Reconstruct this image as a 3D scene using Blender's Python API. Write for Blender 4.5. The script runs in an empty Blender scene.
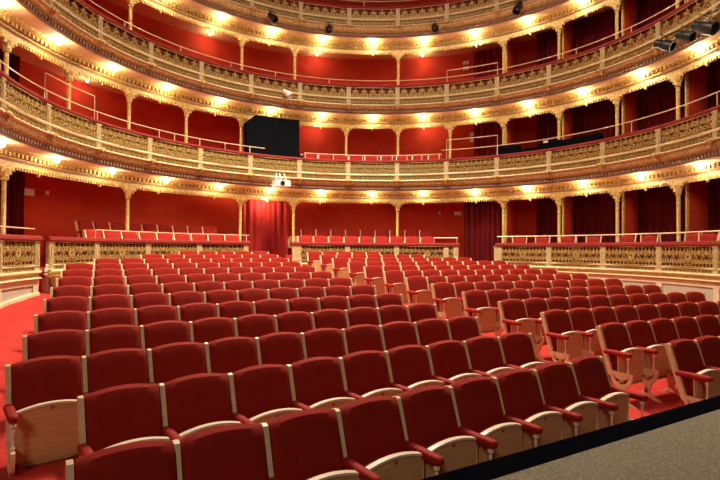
import bpy, math, random
from mathutils import Matrix, Vector
random.seed(7)
PI = math.pi
SC = bpy.context.scene
COL = SC.collection
sin, cos = math.sin, math.cos

# ------------------------------------------------------------------ helpers
class MB:
    def __init__(self): self.v = []; self.f = []
    def add(self, vs, fs):
        n = len(self.v); self.v += [tuple(p) for p in vs]; self.f += [tuple(n+i for i in f) for f in fs]
    def box(self, x0, x1, y0, y1, z0, z1, fn=None):
        vs = [(x, y, z) for x in (x0, x1) for y in (y0, y1) for z in (z0, z1)]
        if fn: vs = [fn(*p) for p in vs]
        self.add(vs, [(0,1,3,2),(4,6,7,5),(0,4,5,1),(2,3,7,6),(0,2,6,4),(1,5,7,3)])
    def rings(self, rings, closed=False, cap=True):
        m = len(rings[0]); n0 = len(self.v)
        for r in rings: self.v += [tuple(p) for p in r]
        k = len(rings)
        for i in range(k if closed else k-1):
            a = n0+i*m; b = n0+((i+1) % k)*m
            for j in range(m):
                j2 = (j+1) % m
                self.f.append((a+j, a+j2, b+j2, b+j))
        if cap and not closed:
            self.f.append(tuple(n0+j for j in reversed(range(m))))
            self.f.append(tuple(n0+(k-1)*m+j for j in range(m)))
    def tube(self, pts, r, n=8, closed=False):
        P = [Vector(p) for p in pts]; rs = r if isinstance(r, (list, tuple)) else [r]*len(P)
        out = []; up = Vector((0, 0, 1))
        for i, p in enumerate(P):
            a = P[i-1] if (i > 0 or closed) else p; b = P[(i+1) % len(P)] if (i < len(P)-1 or closed) else p
            t = (b-a).normalized()
            u = t.cross(up)
            if u.length < 1e-3: u = t.cross(Vector((0, 1, 0)))
            u.normalize(); w = u.cross(t)
            out.append([p+rs[i]*(cos(2*PI*k/n)*u+sin(2*PI*k/n)*w) for k in range(n)])
        self.rings(out, closed)
    def lathe(self, prof, c=(0, 0, 0), n=12, M=None):
        out = []
        for r, z in prof:
            ring = [Vector((r*cos(2*PI*k/n), r*sin(2*PI*k/n), z)) for k in range(n)]
            if M: ring = [M @ p for p in ring]
            out.append([(p[0]+c[0], p[1]+c[1], p[2]+c[2]) for p in ring])
        self.rings(out)
    def ball(self, c, rx, ry, rz, n=8, m=6):
        out = []
        for i in range(m+1):
            t = PI*i/m; s = max(sin(t), .02)
            out.append([(c[0]+rx*s*cos(2*PI*k/n), c[1]+ry*s*sin(2*PI*k/n), c[2]-rz*cos(t)) for k in range(n)])
        self.rings(out)
    def build(self, name, mat, parent=None, smooth=40, world=True):
        me = bpy.data.meshes.new(name)
        off = parent.location if (parent is not None and world) else Vector((0, 0, 0))
        if parent is not None and world and parent.parent is not None: off = off+parent.parent.location
        vs = [(p[0]-off[0], p[1]-off[1], p[2]-off[2]) for p in self.v]
        me.from_pydata(vs, [], self.f); me.validate(); me.update()
        fixn(me)
        me.materials.append(mat)
        if smooth:
            me.polygons.foreach_set('use_smooth', [True]*len(me.polygons))
            try: me.set_sharp_from_angle(angle=math.radians(smooth))
            except Exception: pass
        o = bpy.data.objects.new(name, me); COL.objects.link(o)
        if parent is not None: o.parent = parent
        return o

import bmesh
def fixn(me):
    bm = bmesh.new(); bm.from_mesh(me)
    bmesh.ops.recalc_face_normals(bm, faces=bm.faces); bm.to_mesh(me); bm.free()

def tag(o, label=None, cat=None, group=None, kind=None):
    if label: o['label'] = label
    if cat: o['category'] = cat
    if group: o['group'] = group
    if kind: o['kind'] = kind
    return o
def empty(name, loc, rz=0.0):
    o = bpy.data.objects.new(name, None); COL.objects.link(o)
    o.empty_display_size = .1
    o.location = loc; o.rotation_euler = (0, 0, rz); return o
def dup(root, loc, rz):
    r = root.copy(); COL.objects.link(r); r.location = loc; r.rotation_euler = (0, 0, rz)
    for ch in list(root.children):
        c = ch.copy(); COL.objects.link(c); c.parent = r
        for g in ch.children:
            d = g.copy(); COL.objects.link(d); d.parent = c
    return r
ORD = ['front', 'second', 'third', 'fourth', 'fifth', 'sixth', 'seventh', 'eighth', 'ninth', 'tenth', 'eleventh', 'twelfth', 'thirteenth']
ORN = ['first'] + ORD[1:] + ['fourteenth', 'fifteenth', 'sixteenth', 'seventeenth', 'eighteenth', 'nineteenth', 'twentieth']

# ------------------------------------------------------------------ materials
def mat(name, col, col2=None, rough=.6, metal=0.0, scale=20, bump=0.0, sheen=0.0, detail=3, stretch=None, emit=None, strength=0, bscale=None, spec=.5):
    m = bpy.data.materials.new(name); m.use_nodes = True
    nt = m.node_tree; b = nt.nodes['Principled BSDF']
    b.inputs['Base Color'].default_value = (*col, 1); b.inputs['Roughness'].default_value = rough
    b.inputs['Metallic'].default_value = metal
    b.inputs['Specular IOR Level'].default_value = spec
    if sheen:
        b.inputs['Sheen Weight'].default_value = sheen; b.inputs['Sheen Roughness'].default_value = .4
        b.inputs['Sheen Tint'].default_value = (1, .28, .16, 1)
    if emit:
        b.inputs['Emission Color'].default_value = (*emit, 1); b.inputs['Emission Strength'].default_value = strength
    if col2 or bump:
        tc = nt.nodes.new('ShaderNodeTexCoord'); mp = nt.nodes.new('ShaderNodeMapping')
        nt.links.new(tc.outputs['Object'], mp.inputs['Vector'])
        if stretch: mp.inputs['Scale'].default_value = stretch
        no = nt.nodes.new('ShaderNodeTexNoise'); no.inputs['Scale'].default_value = scale; no.inputs['Detail'].default_value = detail
        nt.links.new(mp.outputs['Vector'], no.inputs['Vector'])
        if col2:
            r = nt.nodes.new('ShaderNodeValToRGB'); r.color_ramp.elements[0].position = .38; r.color_ramp.elements[1].position = .62
            r.color_ramp.elements[0].color = (*col2, 1); r.color_ramp.elements[1].color = (*col, 1)
            nt.links.new(no.outputs['Fac'], r.inputs['Fac']); nt.links.new(r.outputs['Color'], b.inputs['Base Color'])
        if bump:
            bn = nt.nodes.new('ShaderNodeBump'); bn.inputs['Strength'].default_value = bump; bn.inputs['Distance'].default_value = .02
            n2 = no
            if bscale:
                n2 = nt.nodes.new('ShaderNodeTexNoise'); n2.inputs['Scale'].default_value = bscale
                nt.links.new(mp.outputs['Vector'], n2.inputs['Vector'])
            nt.links.new(n2.outputs['Fac'], bn.inputs['Height']); nt.links.new(bn.outputs['Normal'], b.inputs['Normal'])
    return m
M = {
 'velvet': mat('red velvet', (.29,.012,.006), (.25,.010,.005), rough=.85, sheen=.22, scale=9, spec=.2),
 'arm': mat('armrest velvet', (.38,.013,.009), (.33,.010,.007), rough=.7, sheen=.15, scale=9, spec=.3),
 'boxvelvet': mat('box seat velvet', (.34,.018,.013), (.29,.014,.010), rough=.85, sheen=.3, scale=9, spec=.2),
 'cream': mat('cream lacquer', (.86,.68,.42), (.78,.60,.35), rough=.4, scale=14),
 'rim': mat('pale rim lacquer', (.88,.76,.56), rough=.35),
 'wood': mat('seat board', (.70,.43,.20), (.62,.36,.155), rough=.5, scale=6, stretch=(1,1,6)),
 'woodedge': mat('worn board edge', (.45,.27,.10), (.3,.15,.05), rough=.5, scale=40),
 'plate': mat('number plate', (.5,.06,.04), rough=.4),
 'gold': mat('gilded ironwork', (.64,.44,.14), (.30,.18,.05), rough=.45, metal=.25, scale=30),
 'goldlight': mat('pale gilding', (.76,.54,.19), (.46,.30,.09), rough=.45, metal=.1, scale=18, bump=.5, bscale=45),
 'cove': mat('gilded relief cove', (.74,.55,.22), (.34,.23,.08), rough=.55, metal=.1, scale=22, bump=.9, bscale=38, detail=5),
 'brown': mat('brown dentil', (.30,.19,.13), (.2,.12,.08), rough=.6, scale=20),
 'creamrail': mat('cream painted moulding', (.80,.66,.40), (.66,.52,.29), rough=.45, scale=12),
 'soffit': mat('peach soffit plaster', (.80,.55,.30), (.72,.47,.24), rough=.7, scale=3),
 'pil': mat('cream gilded pilaster', (.68,.54,.30), (.46,.34,.16), rough=.5, scale=25, bump=.3),
 'backing': mat('red cloth backing', (.22,.030,.010), (.11,.015,.006), rough=.9, scale=30),
 'backgold': mat('olive gilt backing', (.34,.23,.08), (.12,.075,.03), rough=.8, scale=26, bump=.6),
 'wall': mat('red wall cloth', (.62,.060,.030), (.56,.050,.025), rough=.85, scale=2.5, spec=.15),
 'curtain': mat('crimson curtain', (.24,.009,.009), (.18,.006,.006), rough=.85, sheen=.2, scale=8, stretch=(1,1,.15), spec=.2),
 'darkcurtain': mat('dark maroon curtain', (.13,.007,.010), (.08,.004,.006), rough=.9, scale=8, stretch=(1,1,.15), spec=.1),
 'carpet': mat('red carpet', (.54,.044,.038), (.45,.034,.030), rough=.95, sheen=.2, scale=2.2, bump=.3, bscale=300, spec=.1),
 'railred': mat('red padded rail', (.28,.010,.012), (.23,.008,.010), rough=.7, sheen=.12, scale=10),
 'tube': mat('cream painted tube', (.85,.66,.42), rough=.35, metal=.2),
 'wains': mat('cream wainscot', (.74,.62,.40), (.66,.54,.34), rough=.55, scale=6),
 'recess': mat('grey beige panel', (.50,.45,.36), (.44,.39,.30), rough=.7, scale=50),
 'ochre': mat('ochre band', (.62,.40,.13), (.50,.30,.09), rough=.5, scale=8),
 'black': mat('black cloth', (.006,.007,.010), rough=1, spec=0),
 'blackmetal': mat('black metal', (.02,.02,.022), rough=.4, metal=.5),
 'lens': mat('lens glass', (.25,.3,.35), rough=.1, metal=.6),
 'white': mat('white plastic', (.9,.88,.82), rough=.4),
 'edge': mat('black stage nosing', (.003,.003,.005), rough=1, spec=0),
 'stage': mat('grey stage floor', (.25,.225,.165), (.13,.115,.08), rough=.85, scale=90, detail=8, bump=.15, spec=.3),
 'bulb': mat('lit bulb', (1,.9,.7), rough=.3, emit=(1,.86,.58), strength=60),
 'brass': mat('brass', (.75,.5,.2), rough=.3, metal=.8),
 'ceil': mat('painted ceiling', (.75,.6,.42), (.6,.45,.3), rough=.8, scale=1.5),
 'plaster': mat('warm plaster', (.5,.25,.16), rough=.9),
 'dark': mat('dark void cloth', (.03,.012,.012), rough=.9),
}

# ------------------------------------------------------------------ auditorium geometry
CX, CY, PH, DP = .5007, 10.943, -.0103208, .240447
R = 7.2
def ang(i): return PH+DP*(i-6.5)
def P(i, r, z):
    t = min(max((r-7.4)/.35, 0), 1)
    r2 = r+t*(.155-.31*i/12)
    a = ang(i); return (CX+r2*sin(a), CY+r2*cos(a), z)
def ring(mb, prof, i0, i1, n):
    mb.rings([[P(i0+(i1-i0)*k/n, r, z) for r, z in prof] for k in range(n+1)])
def pbox(mb, i, s0, s1, r0, r1, z0, z1):       # small block at bay position i, s metres along the arc
    di0 = s0/(r0*DP); di1 = s1/(r0*DP)
    mb.box(i+di0, i+di1, r0, r1, z0, z1, fn=P)
I0, I1 = -2.5, 14.5

# seats model
SCX, SCY = 18.7697, -22.1601
ROWR = [31.93+.9867*k for k in range(13)]
ROWZ = [.965, 1.032, 1.105, 1.183, 1.257, 1.335, 1.417, 1.502, 1.586, 1.674, 1.755, 1.837, 1.914]
TH = .4444386
AX = (-sin(TH), cos(TH)); LT = (cos(TH), sin(TH))
def sm(t): t = min(max(t, 0), 1); return t*t*(3-2*t)
def floor_z(x, y):
    r = math.hypot(x-SCX, y-SCY); t = (r-ROWR[0])/.9867
    if t <= 0: z = max(t, -1.5)*.03
    elif t >= 12: z = .949+(t-12)*.08
    else:
        k = int(t); z = ROWZ[k]+(ROWZ[k+1]-ROWZ[k])*(t-k)-.965
    a = math.atan2(x-CX, y-CY); rr = math.hypot(x-CX, y-CY)
    i = (a-PH)/DP+6.5
    if i < 2: z += .2*sm((rr-6.3)/.9)*sm((2-i)/1.5)
    return z+.015

# floor
mb = MB(); NX, NY = 70, 60
g = []
for b in range(NY+1):
    rr = 29.8+(47.5-29.8)*b/NY
    for a in range(NX+1):
        t = -.42+.84*a/NX
        x = SCX+rr*(cos(t)*AX[0]+sin(t)*LT[0]); y = SCY+rr*(cos(t)*AX[1]+sin(t)*LT[1])
        g.append((x, y, floor_z(x, y)))
fs = [(b*(NX+1)+a, b*(NX+1)+a+1, (b+1)*(NX+1)+a+1, (b+1)*(NX+1)+a) for b in range(NY) for a in range(NX)]
mb.add(g, fs)
fl = tag(mb.build('floor', M['carpet']), kind='structure')
so = fl.modifiers.new('thick', 'SOLIDIFY'); so.thickness = .05; so.offset = -1

# stage
e0 = Vector((.68, 2.88)); d = Vector((2.29, 1.37)).normalized(); nrm = Vector((d.y, -d.x))
def sp(s, w, z): p = e0+d*s+nrm*w; return (p.x, p.y, z)
mb = MB(); mb.box(-9, 14, .19, 9, -.1, .85, fn=sp)
tag(mb.build('stage_floor', M['stage'], smooth=0), kind='structure')
mb = MB(); mb.rings([[sp(s, .0, -.1), sp(s, .0, .84), sp(s, .012, .853), sp(s, .19, .853), sp(s, .19, -.1)] for s in (-9, 0, 14)])
tag(mb.build('stage_edge', M['edge'], smooth=0), kind='structure')

# outer walls and ceiling
mb = MB(); ring(mb, [(9.4, -.3), (9.4, 12.9), (9.6, 12.9), (9.6, -.3)], I0, I1, 90)
tag(mb.build('wall_back', M['wall']), kind='structure')
mb = MB()
mb.rings([[(CX+r*sin(2*PI*k/64), CY+r*cos(2*PI*k/64), z) for k in range(64)] for r, z in [(9.9, 12.4), (7.4, 12.4), (7.0, 12.7), (5, 13.3), (2.5, 13.7), (.2, 13.8), (.2, 14), (9.9, 13.9)]], closed=True)
tag(mb.build('ceiling', M['ceil']), kind='structure')

# ------------------------------------------------------------------ ornament
def ribbon(mb, pts, w, d, i, r, z):
    """flat bar following pts (s,h) on the curved front"""
    out = []
    n = len(pts)
    for k, (s, h) in enumerate(pts):
        a = pts[max(k-1, 0)]; b = pts[min(k+1, n-1)]
        tx, tz = b[0]-a[0], b[1]-a[1]; L = math.hypot(tx, tz) or 1; nx, nz = -tz/L*w/2, tx/L*w/2
        out.append([P(i+(s+nx)/(r*DP), r-d/2, z+h+nz), P(i+(s-nx)/(r*DP), r-d/2, z+h-nz), P(i+(s-nx)/(r*DP), r+d/2, z+h-nz), P(i+(s+nx)/(r*DP), r+d/2, z+h+nz)])
    mb.rings(out)
def spiral(cx, cz, r0, r1, a0, turns, n=14, sx=1):
    return [(cx+sx*(r0+(r1-r0)*k/n)*cos(a0+turns*2*PI*k/n), cz+(r0+(r1-r0)*k/n)*sin(a0+turns*2*PI*k/n)) for k in range(n+1)]
def scroll_panel(W, H, n, medal=False, top=True):
    """list of (pts,width) of the pierced scroll work"""
    out = []
    out.append(([(-W/2, .012), (W/2, .012)], .024)); out.append(([(-W/2, H-.012), (W/2, H-.012)], .016))
    m = W/n
    for k in range(n):
        c = -W/2+m*(k+.5)
        if medal and k == n//2: 
            for q in range(12):
                a = 2*PI*q/12; out.append(([(c+.035*cos(a), H/2+.035*sin(a)), (c+.125*cos(a), H/2+.125*sin(a))], .034))
            out.append((spiral(c, H/2, .045, .045, 0, 1, 10), .03))
            for sg in (-1, 1):
                out.append((spiral(c+sg*m*.28, .09, .07, .02, 0, 1.3, 14, sg), .017)); out.append((spiral(c+sg*m*.28, H-.09, .07, .02, 0, -1.3, 14, sg), .017))
            continue
        for sg in (-1, 1):
            out.append((spiral(c+sg*m*.25, H*.27, m*.21, .02, PI/2, 1.6, 16, -sg), .018))
            if top: out.append((spiral(c+sg*m*.25, H*.68, m*.19, .02, -PI/2, 1.4, 14, sg), .018))
            out.append(([(c+sg*m*.5, .02), (c+sg*m*.42, H*.3), (c+sg*m*.12, H*.52), (c+sg*m*.05, H*.75), (c, H*.95)], .013))
            if top: out.append(([(c+sg*m*.5, H*.98), (c+sg*m*.45, H*.75), (c+sg*m*.5, H*.5)], .018))
            else: out.append((spiral(c+sg*m*.2, H*.66, m*.13, .015, PI, 1.2, 10, sg), .014))
        out.append(([(c, .02), (c, H*.3), (c, H*.45)], .026))
        out.append(([(c-.03, H*.5), (c, H*.62), (c+.03, H*.5)], .03))
        out.append(([(c, H*.72), (c, H*.88)], .034))
    return out
PW = R*DP-.17
def lattice(i, z, H, parent, name, n=5, medal=False, proto=None, dense=False):
    if proto is not None:
        o = proto[0].copy(); COL.objects.link(o); o.parent = parent
        da = -(ang(i)-ang(proto[1])); o.rotation_euler = (0, 0, da); o.location = (0, 0, 0)
        return o
    mb = MB()
    for pts, w in scroll_panel(PW, H, n, medal, dense): ribbon(mb, pts, w, .022, i, R-.01, z)
    return mb.build(name, M['gold'], parent, smooth=30)
def small_frieze(i, z, H, parent, name, mt='gold'):
    mb = MB(); n = 9; m = PW/n
    for k in range(n):
        c = -PW/2+m*(k+.5)
        ribbon(mb, spiral(c-m*.1, H*.5, m*.34, .012, 0, 1.25, 10), .018, .02, i, R-.01, z)
        ribbon(mb, [(c, .0), (c+m*.4, H*.45), (c+m*.5, H)], .016, .02, i, R-.01, z)
    ribbon(mb, [(-PW/2, H*.03), (PW/2, H*.03)], .012, .02, i, R-.01, z)
    return mb.build(name, M[mt], parent, smooth=30)
def pilaster(i, z0, z1, parent, w=.15, r=R, name='pilaster'):
    mb = MB()
    pbox(mb, i, -w/2, w/2, r-.035, r+.04, z0, z1)
    pbox(mb, i, -w/2-.012, w/2+.012, r-.05, r+.04, z1-.035, z1)
    pbox(mb, i, -w/2-.012, w/2+.012, r-.05, r+.04, z0, z0+.04)
    for s in (-1, 1): pbox(mb, i, s*w*.34-.012, s*w*.34+.012, r-.048, r-.03, z0+.06, z1-.06)
    pbox(mb, i, -.018, .018, r-.052, r-.03, z0+.08, z1-.1)
    return mb.build(name, M['pil'], parent, smooth=0)
def console(i, z, parent):
    mb = MB()
    for s, h, a, b in ((0, 0, .05, .07), (-.06, .02, .045, .04), (.06, .02, .045, .04), (-.11, .0, .035, .03), (.11, .0, .035, .03), (0, -.09, .03, .06)):
        p = P(i+s/(R*DP), R-.14 if h > -.05 else R-.1, z+h); mb.ball(p, a, a, b, 6, 5)
    return mb.build('leaf_console', M['goldlight'], parent)
def hand_tube(i0, i1, z, parent, posts, zb, r=R+.02, rad=.014, name='hand_tube'):
    n = max(2, int((i1-i0)*8)); mb = MB()
    mb.tube([P(i0+(i1-i0)*k/n, r, z) for k in range(n+1)], rad, 6)
    for q in posts: mb.tube([P(q, r, zb), P(q, r, z)], rad*.9, 6)
    return mb.build(name, M['tube'], parent)

def crenel(mb, ra, rb, rc, z0, z1, per):
    rs = []
    for k in range(int((I1-I0)*per)):
        for u, rr in ((.0, rb), (.25, rb), (.25, ra), (.75, ra), (.75, rb)):
            i = I0+(k+u)/per; rs.append([P(i, rr, z0), P(i, rr, z1), P(i, rc, z1), P(i, rc, z0)])
    mb.rings(rs)
# ------------------------------------------------------------------ balconies (tiers)
def valance(i, zs, left, right, parent):
    """pierced fringe of one bay with bracket curves down to the columns"""
    mb = MB(); n = 44; r = 7.86
    zt = zs-.235
    def bot(u):
        b = zs-.37
        if left and u < .16: b -= .27*(1-(u/.16))**1.6
        if right and u > .84: b -= .27*(1-((1-u)/.16))**1.6
        return b
    for k in range(n):
        u0 = k/n; u1 = (k+1)/n; um = (u0+u1)/2
        a0, a1 = bot(u0), bot(u1); am = bot(um)+(.045 if k % 2 else -.02)
        am = min(am, zt-.02); f = [P(i+u0, r, zt), P(i+u1, r, zt), P(i+u1, r, am), P(i+u0, r, am)]
        g = [P(i+u0, r+.04, zt), P(i+u1, r+.04, zt), P(i+u1, r+.04, am), P(i+u0, r+.04, am)]
        mb.rings([f, g])
    pbox(mb, i+.5, -.02, .02, r-.01, r+.05, zs-.45, zs-.33)
    return mb.build('valance', M['goldlight'], parent, smooth=0)

TN = {1: ('first balcony', 'lowest gilded balcony with red padded rail, running above the stalls boxes'),
      2: ('second balcony', 'middle gilded balcony with red rail, its pierced front carrying black spotlights on the right'),
      3: ('third balcony', 'topmost gilded balcony in view, cut off by the upper edge')}
HR = {1: 5.08, 2: 7.75, 3: 10.56}
ZS = {1: 4.10, 2: 6.84, 3: 9.58}
COLS = {0: [0, 2, 4, 5, 7, 9, 10, 11, 12, 13], 1: list(range(0, 14)), 2: [0, 1, 2, 4, 5, 7, 9, 10, 11, 12, 13]}
tiers = {}
for t in (1, 2, 3):
    h = HR[t]; zs = ZS[t]
    T = empty('balcony', (CX, CY, zs)); tiers[t] = T
    tag(T, TN[t][1], 'balcony')
    mb = MB(); ring(mb, [(R-.05, h+.0), (R-.075, h+.03), (R-.07, h+.075), (R-.03, h+.09), (R+.1, h+.09), (R+.12, h+.05), (R+.1, h)], I0, I1, 130)
    mb.build('padded_rail', M['railred'], T)
    pm = h-.40 if t == 1 else h-.36       # bottom of the main panel
    mb = MB(); ring(mb, [(R-.045, pm-.06), (R-.06, pm-.03), (R-.045, pm), (R+.03, pm), (R+.03, pm-.06)], I0, I1, 130)
    mb.build('cream_rail', M['creamrail'], T)
    fz = h-.61
    mb = MB(); ring(mb, [(R-.07, fz-.07), (R-.12, fz-.04), (R-.11, fz-.01), (R-.05, fz), (R+.03, fz), (R+.03, fz-.07)], I0, I1, 130)
    mb.build('cream_moulding', M['creamrail'], T)
    # cove and dentil band
    zb = zs+.12
    mb = MB(); prof = [(R-.06, fz-.07)]
    for k in range(1, 7):
        u = k/6; prof.append((R-.06+.20*(1-cos(u*PI/2)), fz-.07-(fz-.07-zb)*sin(u*PI/2)))
    prof += [(R+.2, zb), (R+.2, fz-.07)]
    ring(mb, prof, I0, I1, 130); mb.build('cove', M['cove'], T)
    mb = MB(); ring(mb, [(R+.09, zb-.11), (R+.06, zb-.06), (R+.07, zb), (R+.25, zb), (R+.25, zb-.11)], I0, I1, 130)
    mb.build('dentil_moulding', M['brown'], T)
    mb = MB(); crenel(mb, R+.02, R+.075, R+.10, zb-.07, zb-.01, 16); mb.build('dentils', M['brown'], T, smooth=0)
    # soffit and deck
    mb = MB(); ring(mb, [(R+.12, zs), (R+.12, zs+.05), (9.4, zs+.05), (9.4, zs)], I0, I1, 110)
    mb.build('soffit', M['soffit'], T)
    mb = MB(); ring(mb, [(R+.22, zs+.06), (R+.22, h-.75), (9.39, h-.75), (9.39, zs+.06)], I0, I1, 110)
    mb.build('deck', M['carpet'], T)
    # backing behind the open work
    mb = MB(); ring(mb, [(R+.035, pm), (R+.035, h), (R+.06, h), (R+.06, pm)], I0, I1, 110)
    mb.build('panel_backing', M['backing'], T)
    if t == 1:
        mb = MB(); ring(mb, [(R+.02, pm), (R+.02, h), (R+.034, h), (R+.034, pm)], -2.5, 8.0, 90); mb.build('panel_lining', M['backgold'], T)
    mb = MB(); ring(mb, [(R+.03, fz), (R+.03, pm), (R+.06, pm), (R+.06, fz)], I0, I1, 110)
    mb.build('frieze_backing', M['backgold'], T)
    # gilded entablature above the columns
    mb = MB(); ring(mb, [(7.62, zs), (7.66, zs-.05), (7.76, zs-.09), (7.80, zs-.19), (7.82, zs-.20), (8.0, zs-.20), (8.0, zs)], I0, I1, 110)
    mb.build('entablature', M['goldlight'], T)
    mb = MB(); crenel(mb, 7.70, 7.775, 7.85, zs-.16, zs-.07, 14); mb.build('modillions', M['gold'], T, smooth=0)
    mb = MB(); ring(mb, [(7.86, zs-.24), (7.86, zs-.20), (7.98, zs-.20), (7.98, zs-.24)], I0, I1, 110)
    mb.build('shadow_fillet', M['brown'], T)  # brown strip gives the shadow gap above the valance its dark line
    cl = COLS[t-1]
    for i in range(-1, 14): valance(i, zs, i in cl or i < 0, (i+1) in cl or i+1 < 0, T)
    proto = None; p2 = None
    for i in range(-2, 14):
        if proto is None:
            o = lattice(i+.5, pm, h-pm, T, 'lattice_panel', dense=(t == 1)); proto = (o, i+.5)
            o2 = small_frieze(i+.5, fz, pm-.06-fz, T, 'frieze_scrolls'); p2 = (o2, i+.5)
        else:
            lattice(i+.5, 0, 0, T, '', proto=proto); lattice(i+.5, 0, 0, T, '', proto=p2)
    for i in range(-2, 15):
        pilaster(i, fz+.0, h, T); console(i, fz-.05, T)
    if t == 1:
        hand_tube(-2, 4.3, h+.30, T, [-1, 0, 1, 2.2, 2.5, 3, 3.5, 4], h+.09)
        hand_tube(5.1, 7.9, h+.27, T, [5.12, 5.4, 5.7, 6.0, 6.3, 6.6, 6.9, 7.2, 7.5, 7.85], h+.09)
        hand_tube(7.9, 14, h+.40, T, [9.0, 11.5, 13], h+.09)
    elif t == 2:
        hand_tube(-2, 14, h+.26, T, [-1.5, 0, 1.5, 2.6, 3.6, 4.5, 5.6, 7, 8.0, 9.0, 10.5, 11.5, 12.5], h+.09)
    else:
        hand_tube(-2, 14, h+.3, T, [0, 2, 4, 6.3, 8, 10, 12], h+.09)
for (a, b, tt, zt) in ((-.03, .95, 1, .66), (8.0, 9.0, 1, .75), (8.0, 9.0, 2, .5)):
    h = HR[tt]; mb = MB()
    mb.tube([P(a, R+.03, h+.09), P(a, R+.03, h+zt), P((a+b)/2, R+.03, h+zt), P(b, R+.03, h+zt), P(b, R+.03, h+.09)], .014, 6)
    mb.build('raised_guard_tube', M['tube'], tiers[tt])

# columns
LV = {0: ('ground floor boxes', 1.5, 4.10), 1: ('first balcony', 4.35, 6.84), 2: ('second balcony', 7.02, 9.58)}
for t in LV:
    nm, z0, zs = LV[t]
    for q, i in enumerate(COLS[t]):
        x, y, _ = P(i, 7.94, 0)
        zb = z0-.5 if (t == 0 and i in (4, 5, 9)) else z0
        c = empty('column', (x, y, zb))
        tag(c, f'slender gilded column on the {nm}, {ORN[q]} from the left', 'column', f'columns of the {nm}')
        mb = MB(); zc = zs-.66
        mb.lathe([(.075, zb), (.075, zb+.1), (.05, zb+.14), (.046, zc)], (x, y, 0), 12); mb.build('shaft', M['goldlight'], c)
        mb = MB(); mb.lathe([(.046, zc), (.08, zc+.02), (.06, zc+.05), (.075, zc+.12), (.11, zc+.2), (.12, zc+.22), (.12, zc+.26), (.07, zc+.27), (.08, zs-.22)], (x, y, 0), 12)
        for s in (-1, 1):
            pts = []
            for k in range(7):
                u = k/6; pts.append(P(i+s*(.05+.20*u**1.3)/(7.94*DP), 7.9, zc+.22+.24*math.sqrt(u)))
            mb.tube(pts, [.035]*5+[.03, .045], 6)
        mb.build('capital', M['goldlight'], c)

# partitions of the right hand boxes
for t, (nm, z0, zs) in LV.items():
    for q, i in enumerate((9, 10, 11, 12, 13)):
        x, y, _ = P(i, 8.05, 0); zt = zs
        zb = 1.5 if t == 0 else z0-.05
        w = empty('box_partition', (x, y, zb)); tag(w, f'red partition wall between boxes on the {nm}, {ORN[q]} from the centre', 'partition', f'box partitions of the {nm}')
        mb = MB(); pbox(mb, i, -.02, .02, 8.24, 9.39, zb, zt); mb.build('panel', M['wall'], w, smooth=0)
        mb = MB(); pbox(mb, i, -.028, .028, 8.18, 8.24, zb, zt); mb.build('edge_trim', M['goldlight'], w, smooth=0)

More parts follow.
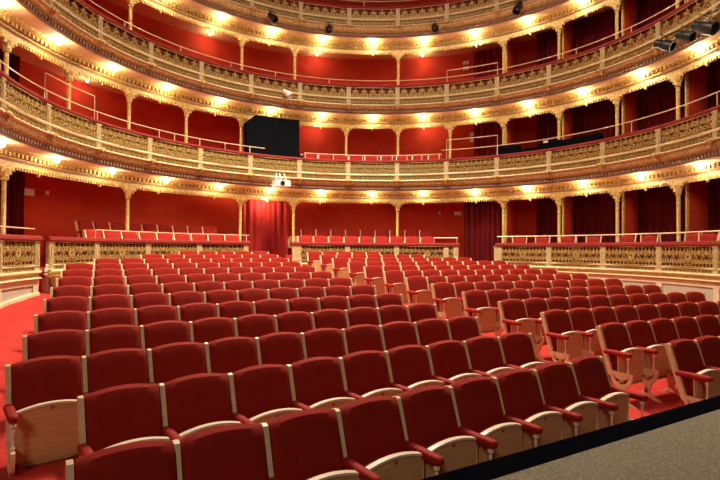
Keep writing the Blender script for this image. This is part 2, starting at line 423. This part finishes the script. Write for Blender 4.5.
# ------------------------------------------------------------------ ground floor boxes
def box_front(i0, i1, label):
    x, y, _ = P((i0+i1)/2, R, 0); T = empty('balustrade', (x, y, .9)); tag(T, label, 'balustrade')
    n = max(4, int((i1-i0)*9))
    e = .02
    mb = MB(); ring(mb, [(R-.06, 2.15), (R-.09, 2.18), (R-.08, 2.24), (R-.03, 2.26), (R+.1, 2.26), (R+.12, 2.2), (R+.1, 2.15)], i0-e, i1+e, n); mb.build('padded_rail', M['railred'], T)
    mb = MB(); ring(mb, [(R-.03, 1.62), (R-.045, 1.64), (R-.03, 1.66), (R+.03, 1.66), (R+.03, 1.62)], i0, i1, n); mb.build('cream_rail', M['creamrail'], T)
    mb = MB(); ring(mb, [(R+.05, 1.5), (R+.05, 2.15), (R+.075, 2.15), (R+.075, 1.5)], i0, i1, n); mb.build('panel_backing', M['backing'], T)
    mb = MB(); ring(mb, [(R-.06, 1.48), (R-.10, 1.51), (R-.08, 1.545), (R+.03, 1.545), (R+.03, 1.48)], i0, i1, n); mb.build('ledge', M['creamrail'], T)
    mb = MB(); ring(mb, [(R-.02, 1.40), (R-.03, 1.48), (R+.06, 1.48), (R+.06, 1.40)], i0, i1, n); mb.build('ochre_band', M['ochre'], T)
    mb = MB(); ring(mb, [(R-.05, 1.36), (R-.10, 1.38), (R-.06, 1.405), (R+.03, 1.405), (R+.03, 1.36)], i0, i1, n); mb.build('lower_ledge', M['creamrail'], T)
    mb = MB(); ring(mb, [(R, .2), (R, 1.37), (R+.1, 1.37), (R+.1, .2)], i0, i1, n); mb.build('wainscot', M['recess'], T)
    mb = MB(); ring(mb, [(R-.03, 1.24), (R-.03, 1.36), (R, 1.36), (R, 1.24)], i0, i1, n)
    F = []
    for k in range(n+1):
        i = i0+(i1-i0)*k/n; px, py, _ = P(i, R, 0); fz = floor_z(px, py)
        F.append([P(i, R-.05, fz-.3), P(i, R-.05, fz+.09), P(i, R-.03, fz+.12), P(i, R, fz+.12), P(i, R, fz-.3)])
    mb.rings(F)
    st = [i for i in range(-3, 16) if i0-.01 <= i <= i1+.01]
    for i in st+[i0+.06, i1-.06]:
        pbox(mb, i, -.09, .09, R-.03, R, .25, 1.37)
    mb.build('wainscot_frame', M['wains'], T, smooth=0)
    mb = MB(); ring(mb, [(R+.1, .9), (R+.1, 1.5), (9.39, 1.5), (9.39, .9)], i0, i1, n); mb.build('box_deck', M['carpet'], T)
    for i in sorted(set([q for q in st]+[i0+.05, i1-.05])):
        pilaster(i, 1.545, 2.15, T, w=.17)
    edges = [i0]+[q for q in st if q > i0+.3 and q < i1-.3]+[i1]
    for a, b in zip(edges, edges[1:]):
        c = (a+b)/2; W = (b-a)*R*DP-.17
        mb = MB()
        for pts, w in scroll_panel(W, .49, max(1, 2*int(round(W/.62))+1) if W > .7 else 2, W > .7): ribbon(mb, pts, w, .022, c, R-.01, 1.66)
        mb.build('lattice_panel', M['gold'], T, smooth=30)
        mb = MB(); k = int(W/.11); m = W/k
        for j in range(k):
            s = -W/2+m*j
            ribbon(mb, [(s, .0), (s+m*.35, .03), (s+m, .085)], .02, .02, c, R-.01, 1.54)
            ribbon(mb, [(s, .08), (s+m*.5, .05), (s+m, .0)], .014, .02, c, R-.01, 1.54)
        mb.build('lower_scrolls', M['gold'], T, smooth=30)
    return T
bl = box_front(-2.5, -.14, 'gilded box front with cream wainscot at the left edge, beside the carpeted aisle')
bs = box_front(.05, 3.98, 'long gilded box front behind the left block of stalls seats')
bc = box_front(4.87, 8.25, 'gilded box front between the two curtained doorways at the back')
br = box_front(9.0, 14.4, 'long gilded box front over cream panelling along the right side')
hand_tube(-2, -.2, 2.40, bl, [-.9], 2.26); hand_tube(1.0, 4.0, 2.46, bs, [1.0, 2.5, 3.95], 2.26)
hand_tube(7.75, 8.22, 2.44, bc, [7.75, 8.2], 2.26, r=R+.1, rad=.012); hand_tube(9.0, 14.3, 2.47, br, [9.1, 10.5, 12, 13.5], 2.26, rad=.02)
# entrance pedestal between the left boxes
x, y, _ = P(.12, R-.12, 0)
pd = empty('stair_pedestal', (x, y, floor_z(x, y))); tag(pd, 'small stone coloured pedestal at the entrance gap beside the left aisle', 'pedestal')
mb = MB(); pbox(mb, .14, -.15, .22, R-.30, R-.11, .75, 1.28); mb.build('base', M['pil'], pd, smooth=0)
mb = MB(); pbox(mb, .14, -.18, .25, R-.33, R-.105, 1.28, 1.42); mb.build('cap', M['ochre'], pd, smooth=0)
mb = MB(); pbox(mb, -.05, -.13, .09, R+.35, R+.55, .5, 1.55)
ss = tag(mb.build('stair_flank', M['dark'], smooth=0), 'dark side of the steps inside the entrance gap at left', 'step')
mb = MB(); px = P(.02, R+.02, 0)
mb.tube([P(.04, R-.02, 1.5+.03*k) if False else P(.03-.02*sin(k), R, 1.42+.04*k) for k in range(7)], [.03, .045, .03, .04, .05, .045, .02], 7)
tag(mb.build('newel_ornament', M['rim']), 'pale scrolled newel ornament on the pedestal by the left entrance', 'ornament')

# curtains
def curtain(name, label, i0, i1, r, z0, z1, amp=.05, pleats=9, group=None):
    x, y, _ = P((i0+i1)/2, r, 0); mb = MB(); n = pleats*8; m = 8
    vs = []
    for j in range(m+1):
        v = j/m
        for k in range(n+1):
            u = k/n; w = sin(u*pleats*2*PI+.6*sin(u*9))*amp*(.55+.45*(1-v))+.02*sin(u*pleats*5.1+3*v)
            vs.append(P(i0+(i1-i0)*u, r+w, z0+(z1-z0)*v))
    mb.add(vs, [(j*(n+1)+k, j*(n+1)+k+1, (j+1)*(n+1)+k+1, (j+1)*(n+1)+k) for j in range(m) for k in range(n)])
    o = mb.build(name, M['curtain' if ('under the lit' in label or 'pleated' in label) else 'darkcurtain'], None, smooth=60)  # brighter copy for the lamplit doorway, lamplight put into the cloth colour
    me = o.data
    for v in me.vertices: v.co = (v.co[0]-x, v.co[1]-y, v.co[2]-z0)
    o.location = (x, y, z0)
    s = o.modifiers.new('cloth', 'SOLIDIFY'); s.thickness = .012
    return tag(o, label, 'curtain', group)
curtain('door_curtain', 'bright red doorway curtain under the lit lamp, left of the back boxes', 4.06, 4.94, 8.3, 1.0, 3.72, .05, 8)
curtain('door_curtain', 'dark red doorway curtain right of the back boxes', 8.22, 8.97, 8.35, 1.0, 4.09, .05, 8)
curtain('box_curtain', 'dark curtain in the left edge box behind the first column', .66, 1.0, 9.25, 1.5, 4.09, .05, 5)
curtain('box_curtain', 'dark curtain at the far left of the first balcony', .62, .9, 9.25, 4.4, 6.83, .05, 4)
for t, z0, z1, nm in ((0, 1.5, 4.08, 'ground floor'), (1, 4.4, 6.82, 'first balcony'), (2, 7.05, 9.5, 'second balcony')):
    for q, i in enumerate((9, 10, 11, 12)):
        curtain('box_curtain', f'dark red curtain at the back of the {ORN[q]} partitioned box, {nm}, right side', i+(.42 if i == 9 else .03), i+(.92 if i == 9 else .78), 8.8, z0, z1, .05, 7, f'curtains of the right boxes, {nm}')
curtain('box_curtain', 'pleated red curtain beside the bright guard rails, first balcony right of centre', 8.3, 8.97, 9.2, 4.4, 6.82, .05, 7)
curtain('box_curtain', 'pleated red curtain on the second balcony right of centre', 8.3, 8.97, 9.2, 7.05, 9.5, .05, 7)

# ------------------------------------------------------------------ seats
def cushion(mb, w, z0, z1, crown, T, fn, nx=12, nz=10, e=10.0):
    def q(u, v): return max(0, (1-abs(u)**e)*(1-abs(v)**e))**.38
    N = nx+1; front = []; back = []
    for b in range(nz+1):
        v = sin((b/nz-.5)*PI)
        for a in range(nx+1):
            u = sin((a/nx-.5)*PI); x = u*w/2; z = z0+(z1-z0)*(v+1)/2
            z += crown*(1-u*u)*((v+1)/2)**2
            t = T/2*q(u, v)
            front.append(fn(x, -t, z)); back.append(fn(x, t, z))
    n = len(front); fs = []
    for b in range(nz):
        for a in range(nx):
            p = b*N+a; fs.append((p, p+1, p+1+N, p+N)); fs.append((n+p, n+p+N, n+p+1+N, n+p+1))
    for a in range(nx):
        fs.append((a, n+a, n+a+1, a+1)); p = nz*N+a; fs.append((p, p+1, n+p+1, n+p))
    for b in range(nz):
        p = b*N; fs.append((p, p+N, n+p+N, n+p)); p = b*N+nx; fs.append((p, n+p, n+p+N, p+N))
    mb.add(front+back, fs)
RY = .33    # recline: forward shift per metre downwards
def rec(x, y, z): return (x, y-(.95-z)*RY, z)
def extrude(mb, pts, x0, x1):
    mb.rings([[(x0, y, z) for y, z in pts], [(x1, y, z) for y, z in pts]])
def side_frame_mesh(xc, low=True):
    mb = MB(); h = .016
    def yl(z): return -(.95-z)*RY
    extrude(mb, [(yl(.948)-.035, .948), (yl(.955)-.01, .958), (yl(.945)+.035, .948), (yl(.36)+.035, .36), (yl(.36)-.035, .33)], xc-h, xc+h)
    if low:
        cy, cz, r = -.335, .40, .155
        def arc(ra, a0, a1, n, s=1.25): return [(cy+ra*cos(a0+(a1-a0)*k/n), cz+ra*s*sin(a0+(a1-a0)*k/n)) for k in range(n+1)]
        extrude(mb, arc(r, PI, 2*PI, 16)+arc(r*.72, 2*PI, PI, 14), xc-.013, xc+.013)
        extrude(mb, [(cy+r*.66, cz)]+[(cy+r*.66*cos(-k*PI/12), cz-.06*sin(k*PI/12)-.02) for k in range(13)]+[(cy-r*.66, cz)], xc-.013, xc+.013)
        extrude(mb, [(cy-r, cz-.03), (cy-r, cz+.012), (cy+r, cz+.012), (cy+r, cz-.03)], xc-.014, xc+.014)
        extrude(mb, [(cy-.03, cz-r+.05), (cy+.03, cz-r+.05), (cy+.03, cz-r*.6), (cy-.03, cz-r*.6)], xc-.012, xc+.012)
        for s in (-1, 1):
            top = [(cy-s*.03, cz-r+.03), (cy+s*.01, .15), (cy+s*.09, .06), (cy+s*.20, .012), (cy+s*.20, 0)]
            bot = [(cy+s*.12, 0), (cy+s*.05, .05), (cy-s*.03, .12), (cy-s*.09, cz-r+.03)]
            extrude(mb, top+bot, xc-.015, xc+.015)
    return mb
def arm_mesh(xc):
    mb = MB(); out = []
    ys = [(-.09, .6), (-.105, 1), (-.28, 1), (-.43, 1), (-.455, .93), (-.472, .7), (-.48, .3)]
    for y, s in ys:
        out.append([(xc+.034*s*(abs(cos(a))**.7)*(1 if cos(a) >= 0 else -1), y, .645+.032*s*(abs(sin(a))**.7)*(1 if sin(a) >= 0 else -1)) for a in [2*PI*k/12 for k in range(12)]])
    mb.rings(out); return mb
def baluster_mesh(xc):
    mb = MB(); z0 = .405; H = .215
    prof = [(.016, 0), (.018, .03), (.009, .05), (.013, .09), (.020, .12), (.010, .18), (.009, .5), (.013, .72), (.009, .76), (.023, .83), (.023, .89), (.009, .92), (.017, 1)]
    mb.lathe([(r, z0+H*t) for r, t in prof], (xc, -.425, 0), 8)
    return mb
W2 = .2625
def make_chair(name, right=False, velvet='velvet', low=True):
    c = empty(name, (0, 0, 0))
    mb = MB(); cushion(mb, .485, .40, .952, .032, .125, rec, 14, 10, 12); mb.build('backrest', M[velvet], c)
    def sf(x, y, z): return (x, y-.235-.05*(z-.4), z)
    mb = MB(); cushion(mb, .47, .24, .645, .035, .085, sf, 10, 6); s = mb.build('seat', M[velvet], c)
    # wooden underside of the tipped up seat
    def arch(off, x): return .645+off+.038*(1-(x/.235)**2)
    mb = MB(); n = 12; xs = [-.235+.47*k/n for k in range(n+1)]
    def slab(mb, loop, y0, y1): mb.rings([[(x, y0-.05*(z-.4), z) for x, z in loop], [(x, y1-.05*(z-.4), z) for x, z in loop]])
    loop = [(x, arch(0, x)) for x in xs]+[(.235, .28), (.19, .235), (-.19, .235), (-.235, .28)]
    slab(mb, loop, -.300, -.283)
    inner = [(x*.80, arch(-.045, x*.8)) for x in xs]+[(.18, .28), (-.18, .28)]
    slab(mb, inner, -.305, -.30)
    mb.build('underside', M['wood'], s, world=False, smooth=30)
    mb = MB(); rs = []
    for x in xs:
        z = arch(0, x); y = -.05*(z-.4); rs.append([(x, -.308+y, z-.010), (x, -.308+y, z+.006), (x, -.268+y, z+.008), (x, -.268+y, z-.008)])
    mb.rings(rs); mb.build('seat_rim', M['rim'], s, world=False)
    mb = MB(); mb.tube([(-.2, -.30, .255), (-.1, -.303, .245), (.1, -.303, .245), (.2, -.30, .255)], .016, 6); mb.build('seat_edge', M['woodedge'], s, world=False)
    mb = MB(); mb.box(-.012, .012, -.319, -.308, .638, .658); mb.build('number_plate', M['plate'], s, world=False, smooth=0)
    for xc in ([-W2, W2] if right else [-W2]):
        side_frame_mesh(xc, low).build('side_frame', M['cream'], c, smooth=30)
        arm_mesh(xc).build('armrest', M['arm'], c)
        baluster_mesh(xc).build('baluster', M['rim'], c)
        mb = MB(); mb.lathe([(.009, .40), (.009, .62)], (xc, -.29, 0), 6); mb.build('inner_support', M['cream'], c)
    return c
proto = make_chair('theatre_chair'); protoR = make_chair('theatre_chair', True)
used = set()
def place(pr, loc, rz, label, group, cat='chair'):
    if pr.name not in used: used.add(pr.name); o = pr; o.location = loc; o.rotation_euler = (0, 0, rz)
    else: o = dup(pr, loc, rz)
    tag(o, label, cat, group); return o

ROWS = {(0,2):(-2.94,.5286,32.9272,.0055),(0,3):(-2.9489,.5301,33.905,.0013),(0,4):(-2.9692,.5307,34.899,.0048),(0,5):(-2.9912,.531,35.8796,.0017),(0,6):(-2.9752,.5329,36.8552,-.0124),(0,7):(-3.0207,.5306,37.8393,-.0092),(0,8):(-3.027,.5308,38.8273,-.0173),(0,9):(-3.063,.5289,39.8175,-.0171),(0,10):(-3.1078,.5281,40.8028,-.0037),(0,11):(-3.1436,.5285,41.7792,.0058),(0,12):(-3.1533,.5292,42.764,.0008),(0,13):(-3.155,.5332,43.7449,0),
(1,1):(-1.6807,.5329,31.9638,.0111),(1,2):(-1.6446,.5248,32.9138,.0033),(1,3):(-1.66,.5157,33.8614,-.0071),(1,4):(-1.692,.5125,34.767,-.0103),(1,5):(-1.6667,.5206,35.7774,-.011),(1,6):(-1.632,.5244,36.8364,-.0223),(1,7):(-1.6967,.533,37.7942,-.0089),(1,8):(-1.6825,.5293,38.816,-.0197),(1,9):(-1.7487,.5366,39.7855,-.0034),(1,10):(-1.7907,.5445,40.7409,.024),(1,11):(-1.7963,.5374,41.7726,-.0028),(1,12):(-1.7893,.5299,42.7624,0),(1,13):(-1.8584,.5299,43.7472,0)}
CNT = {(0,1):9,(0,2):9,(0,11):9,(0,12):7,(0,13):5,(1,1):4,(1,2):7,(1,3):9,(1,10):10,(1,11):9,(1,12):7,(1,13):5}
ROW1 = [(-1.425,2.575),(-1.005,2.85),(-.575,3.135),(-.15,3.43),(.27,3.725),(.70,4.02),(1.12,4.31),(1.55,4.60),(1.98,4.89),(2.415,5.19)]
WORD = {0: 'left block', 1: 'right block'}
for k in range(1, 14):
    for side in (0, 1):
        n = CNT.get((side, k), 10); pts = []
        if (side, k) == (0, 1): pts = list(reversed(ROW1))
        else:
            s0, p, rad, tw = ROWS[(side, k)]
            for j in range(n+1):
                s = s0+(-j if side == 0 else j)*p; r = rad+tw*s; a = s/rad
                pts.append((SCX+r*(cos(a)*AX[0]+sin(a)*LT[0]), SCY+r*(cos(a)*AX[1]+sin(a)*LT[1])))
        for j in range(n):
            A, B = pts[j], pts[j+1]
            if side == 0: A, B = B, A       # A is the left standard seen from the stage
            rz = math.atan2(B[1]-A[1], B[0]-A[0]); mx, my = (A[0]+B[0])/2, (A[1]+B[1])/2
            z = ROWZ[k-1]-.95
            end = (side == 0 and j == 0) or (side == 1 and j == n-1)
            rowname = f'{ORD[k-1]} row'
            where = f'{ORN[j]} from the centre aisle' if j else 'right beside the centre aisle'
            place(protoR if end else proto, (mx, my, z), rz, f'red velvet tip-up seat {where}, {rowname}, {WORD[side]}', f'stalls seats, {WORD[side]}')

# fixed seats in the boxes
bp = make_chair('fixed_chair', False, 'boxvelvet', False)
def arc_row(i0, i1, n, r, z, name, extra=()):
    for j in range(n):
        i = i0+(i1-i0)*(j+.5)/n; x, y, _ = P(i, r, z)
        place(bp, (x, y, z), -ang(i), f'red fixed chair, {ORN[j]} from the left in the {name}', f'box seats, {name}')
arc_row(1.14, 3.95, 9, 7.72, 1.52, 'front row of the left box'); arc_row(1.50, 3.75, 9, 8.75, 1.80, 'back row of the left box')
arc_row(5.05, 7.75, 9, 7.72, 1.52, 'front row of the back box'); arc_row(4.95, 7.65, 10, 8.75, 1.80, 'back row of the back box')
for (i0, i1, lb) in ((1.3, 3.98, 'carpeted step under the back row of the left box'), (4.9, 7.95, 'carpeted step under the back row of the back box')):
    mb = MB(); ring(mb, [(8.25, 1.5), (8.25, 1.80), (9.38, 1.80), (9.38, 1.5)], i0, i1, 16)
    tag(mb.build('seating_step', M['carpet']), lb, 'step')
arc_row(5.1, 7.9, 9, 7.72, 4.45, 'front row of the first balcony')
mb = MB(); ring(mb, [(7.45, 4.33), (7.45, 4.45), (7.84, 4.45), (7.84, 4.33)], 5.0, 8.0, 16)
tag(mb.build('seating_step', M['carpet']), 'carpeted step under the seats in the middle of the first balcony', 'step')

# loose chairs in the right boxes
def loose_chair():
    c = empty('box_chair', (0, 0, 0))
    def rc(x, y, z): return (x*(1+.25*(z-.5)), y+.2+(z-.45)*.18, z)
    mb = MB(); cushion(mb, .36, .52, .93, .02, .04, rc, 8, 6); mb.build('backrest', M['boxvelvet'], c)
    mb = MB(); cushion(mb, .42, -.2, .2, 0, .07, lambda x, y, z: (x, z, .45+y), 8, 6); mb.build('seat', M['boxvelvet'], c)
    for s in (-1, 1):
        mb = MB(); mb.tube([(s*.19, .17, 0), (s*.19, .2, .45), (s*.235, .30, .97)], [.016, .02, .018], 6); mb.build('back_post', M['cream'], c)
        mb = MB(); mb.tube([(s*.19, -.19, 0), (s*.2, -.18, .43)], [.014, .02], 6); mb.build('leg', M['cream'], c)
    return c
lc = loose_chair(); q = 0
for i in (9.32, 9.72, 10.2, 10.6, 11.2, 11.55, 12.22, 12.5, 12.75):
    x, y, _ = P(i, 7.62, 1.5); rz = -ang(i)+.25+random.uniform(-.25, .25)
    place(lc, (x, y, 1.5), rz, f'light red chair with cream posts in the right boxes, {ORN[q]} from the left', 'loose chairs in the right boxes', 'chair'); q += 1

# ------------------------------------------------------------------ lamps and equipment
def lamp(i, r, z, nm, power, rad=.055, k=0):
    x, y, _ = P(i, r, z); L = empty('ceiling_lamp', (x, y, z))
    mb = MB(); mb.lathe([(.05, z+.045), (.045, z+.02), (.02, z)], (x, y, 0), 10); mb.build('lamp_base', M['brass'], L)
    mb = MB(); mb.ball((x, y, z-.045), rad, rad, rad, 12, 8); mb.build('bulb', M['bulb'], L)
    ld = bpy.data.lights.new('bulb_light', 'POINT'); ld.energy = power; ld.color = (1, .80, .50); ld.shadow_soft_size = .05
    lo = bpy.data.objects.new('bulb_light', ld); COL.objects.link(lo); lo.location = (x, y, z-.16)
    return L
POW = {1: 13, 2: 15, 3: 17}
for t in (1, 2, 3):
    q = 0
    for i in range(-2, 14):
        L = lamp(i+.5, 7.52, ZS[t]-.03, '', POW[t])
        tag(L, f'round glowing bulb under the {TN[t][0]}, {ORN[q]} along from the left', 'lamp', f'bulbs under the {TN[t][0]}'); q += 1
tag(lamp(4.43, 7.95, 3.90, '', 70, .09), 'bright lamp over the red doorway curtain at the back left', 'lamp')
for q, (i, t) in enumerate(((1.7, 2), (3.63, 3), (5.51, 3), (7.42, 3), (5.5, 2), (7.5, 2))):
    tag(lamp(i, 8.9, ZS[t]-.05, '', 8, .03), f'small inner lamp glowing against the red wall below the {TN[t][0]}, {["left","left","centre","right of centre","centre","right of centre"][q]}', 'lamp', 'inner wall lamps')

def par_can(i, z, label, tilt=.5, s=1.0, yaw=0.0, mt='blackmetal', r=6.88):
    x, y, _ = P(i, r, z); c = empty('spotlight', (x, y, z)); tag(c, label, 'spotlight', None)
    a = -ang(i)+yaw
    Mx = Matrix.Rotation(a, 3, 'Z') @ Matrix.Rotation(PI/2+tilt, 3, 'X')
    mb = MB(); mb.lathe([(.05*s, -.2*s), (.08*s, -.17*s), (.085*s, -.05*s), (.105*s, .0), (.105*s, .17*s), (.09*s, .17*s), (.085*s, .05*s)], (x, y, z), 14, Mx); mb.build('housing', M[mt], c)
    mb = MB(); mb.lathe([(.083*s, .06*s), (.06*s, .075*s), (.005, .08*s)], (x, y, z), 14, Mx); mb.build('lens', M['lens'], c)
    mb = MB(); Rz = Matrix.Rotation(a, 3, 'Z')
    pts = [Vector((sx*.12*s, 0, zz)) for sx, zz in ((-1, 0), (-1, .17*s), (1, .17*s), (1, 0))]
    mb.tube([Vector((x, y, z))+Rz @ p for p in pts], .010, 6)
    mb.tube([Vector((x, y, z+.17*s)), Vector(P(i, R-.05, z+.26*s))], .014, 6); mb.build('yoke', M['blackmetal'], c)
    return c
par_can(12.30, 6.97, 'black spotlight on the second balcony front, leftmost of the three at the right', .5, 1.25, 2.0)
par_can(12.69, 6.93, 'smaller black spotlight on the second balcony front, middle of the three at the right', .5, 1.1, 2.0)
par_can(13.06, 6.86, 'large black spotlight on the second balcony front, nearest the right edge', .5, 1.4, 2.0)
par_can(9.48, 9.72, 'chrome faced spotlight under the third balcony front, right of centre', .9, 1.2, 0)
par_can(4.36, 9.7, 'black spotlight under the third balcony front, left of centre', .7, 1.1, .3)
par_can(5.56, 9.66, 'black spotlight under the third balcony front, nearest the middle', .7, 1.1, -.3)
par_can(7.78, 9.68, 'black spotlight under the third balcony front, just right of the middle', .7, 1.1, .3)
par_can(4.69, 7.24, 'white camera lamp clamped on the second balcony front', .6, .9, .8, 'white')
# projector
x, y, _ = P(4.58, 6.95, 4.2); pj = empty('projector', (x, y, 4.2)); tag(pj, 'white projector hung from the first balcony front above the curtained doorway', 'projector')
Rz = Matrix.Rotation(-ang(4.58), 3, 'Z'); o0 = Vector((x, y, 4.2))
mb = MB(); mb.rings([[o0+Rz @ Vector(p) for p in ((-.27, yy, -.09), (-.25, yy, .07), (-.2, yy, .1), (.25, yy, .1), (.28, yy, .07), (.28, yy, -.09))] for yy in (-.18, .18)]); mb.build('body', M['white'], pj, smooth=0)
mb = MB(); mb.lathe([(.075, .16), (.075, .22), (.05, .22), (.045, .2), (.002, .2)], (x, y, 4.2), 14, Rz @ Matrix.Rotation(PI/2, 3, 'X')); mb.build('lens', M['blackmetal'], pj)
mb = MB()
for sx in (-.16, 0, .2): mb.tube([o0+Rz @ Vector((sx, 0, .1)), o0+Rz @ Vector((sx*.7, .13, .36))], .018, 6)
mb.build('bracket', M['white'], pj)
# black screen of the control booth
x, y, _ = P(4.56, 7.55, 5.2); bb = empty('control_booth', (x, y, 5.19)); tag(bb, 'large black cloth covered booth standing at the rail of the first balcony', 'booth')
mb = MB(); n = 10; A = []; Bk = []
prof = [(4.02, 5.19), (4.0, 6.25), (4.18, 6.54)]+[(4.18+.86*k/n, 6.54) for k in range(1, n+1)]+[(5.04, 5.22)]+[(5.04-.8*k/n, 5.19) for k in range(1, n)]
mb.rings([[P(i, 7.50, z) for i, z in prof], [P(i, 7.72, z) for i, z in prof]]); mb.build('cloth_cover', M['black'], bb, smooth=0)
mb = MB(); mb.rings([[P(i, 7.46, z) for i, z in ((4.6, 5.19), (4.6, 5.3), (5.12, 5.3), (5.12, 5.19))], [P(i, 7.5, z) for i, z in ((4.6, 5.19), (4.6, 5.3), (5.12, 5.3), (5.12, 5.19))]]); mb.build('lower_flap', M['black'], bb, smooth=0)
# black covered equipment on the first balcony, right
x, y, _ = P(9.9, 7.5, 5.18); eq = empty('sound_desk', (x, y, 5.18)); tag(eq, 'long black covered sound desk resting behind the rail of the first balcony, right side', 'sound desk')
mb = MB(); pr = [(8.95, .34), (9.2, .36), (9.38, .30), (9.40, .14), (9.75, .17), (9.82, .34), (9.95, .32), (10.2, .26), (10.6, .28), (10.85, .24), (10.9, .02)]
mb.rings([[P(i, 7.36, 5.15), P(i, 7.36, 5.17+h*.9), P(i, 7.45, 5.17+h), P(i, 7.62, 5.17+h), P(i, 7.66, 5.15)] for i, h in pr]); mb.build('cover', M['black'], eq, smooth=30)
mb = MB(); pbox(mb, 9.88, -.05, .09, 7.33, 7.36, 5.40, 5.46); mb.build('paper_sheet', M['white'], eq, smooth=0)
# wall plates
for i, z, w, h, lb in ((1.1, 3.46, .30, .18, 'white rectangular sign plate high on the red wall of the left box'), (1.34, 3.50, .09, .11, 'small white square switch plate right of the sign in the left box'),
                       (7.71, 3.45, .07, .09, 'tiny white round edged plate on the red wall of the back box'), (8.02, 3.42, .26, .13, 'pale rectangular plate beside the dark doorway curtain'),
                       (8.15, 9.20, .22, .12, 'upper pale plate on the red wall of the second balcony'), (8.15, 8.98, .22, .12, 'lower pale plate on the red wall of the second balcony'),
                       (8.28, 6.42, .24, .13, 'upper pale plate on the red wall of the first balcony'), (8.28, 6.20, .24, .13, 'lower pale plate on the red wall of the first balcony')):
    mb = MB(); pbox(mb, i, -w/2, w/2, 9.35, 9.39, z-h/2, z+h/2); tag(mb.build('wall_plate', M['white'], smooth=0), lb, 'wall plate')

# ------------------------------------------------------------------ lights
def area(name, loc, size, energy, col, rot=(0, 0, 0)):
    ld = bpy.data.lights.new(name, 'AREA'); ld.shape = 'DISK'; ld.size = size; ld.energy = energy; ld.color = col
    o = bpy.data.objects.new(name, ld); COL.objects.link(o); o.location = loc; o.rotation_euler = rot
area('stage_fill_light', (-2.5, -8, 9.5), 3, 400, (1, .84, .64), (math.radians(66), 0, math.radians(-8)))  # unseen warm fill added from the stage side to lift the seat fronts
area('chandelier_light', (CX, CY, 12.1), 3.0, 700, (1, .86, .66))
sd = bpy.data.lights.new('stalls_fill_spot', 'SPOT'); sd.energy = 9500; sd.color = (1, .86, .66); sd.spot_size = math.radians(98); sd.spot_blend = .7; sd.shadow_soft_size = .9  # unseen spot added over the stalls, cone shaped to spare the upper balconies
so2 = bpy.data.objects.new('stalls_fill_spot', sd); COL.objects.link(so2); so2.location = (CX-1.2, CY+1.5, 12.2)
w = bpy.data.worlds.new('World'); SC.world = w; w.use_nodes = True
w.node_tree.nodes['Background'].inputs[0].default_value = (1, .78, .55, 1); w.node_tree.nodes['Background'].inputs[1].default_value = .02

# ------------------------------------------------------------------ camera
p, r = .017678, .006681
fwd = Vector((0, cos(p), sin(p))); up0 = Vector((0, -sin(p), cos(p))); rt0 = Vector((1, 0, 0))
rt = rt0*cos(r)+up0*sin(r); up = up0*cos(r)-rt0*sin(r)
cd = bpy.data.cameras.new('camera'); cam = bpy.data.objects.new('camera', cd); COL.objects.link(cam)
cam.matrix_world = Matrix(((rt.x, up.x, -fwd.x, 0), (rt.y, up.y, -fwd.y, 0), (rt.z, up.z, -fwd.z, 2.03), (0, 0, 0, 1)))
cd.sensor_width = 36; cd.lens = 36*513.676/720; cd.clip_start = .05; cd.clip_end = 200
SC.camera = cam
SC.view_settings.view_transform = 'Standard'; SC.view_settings.look = 'None'; SC.view_settings.gamma = 1
SC.view_settings.exposure = 0.08
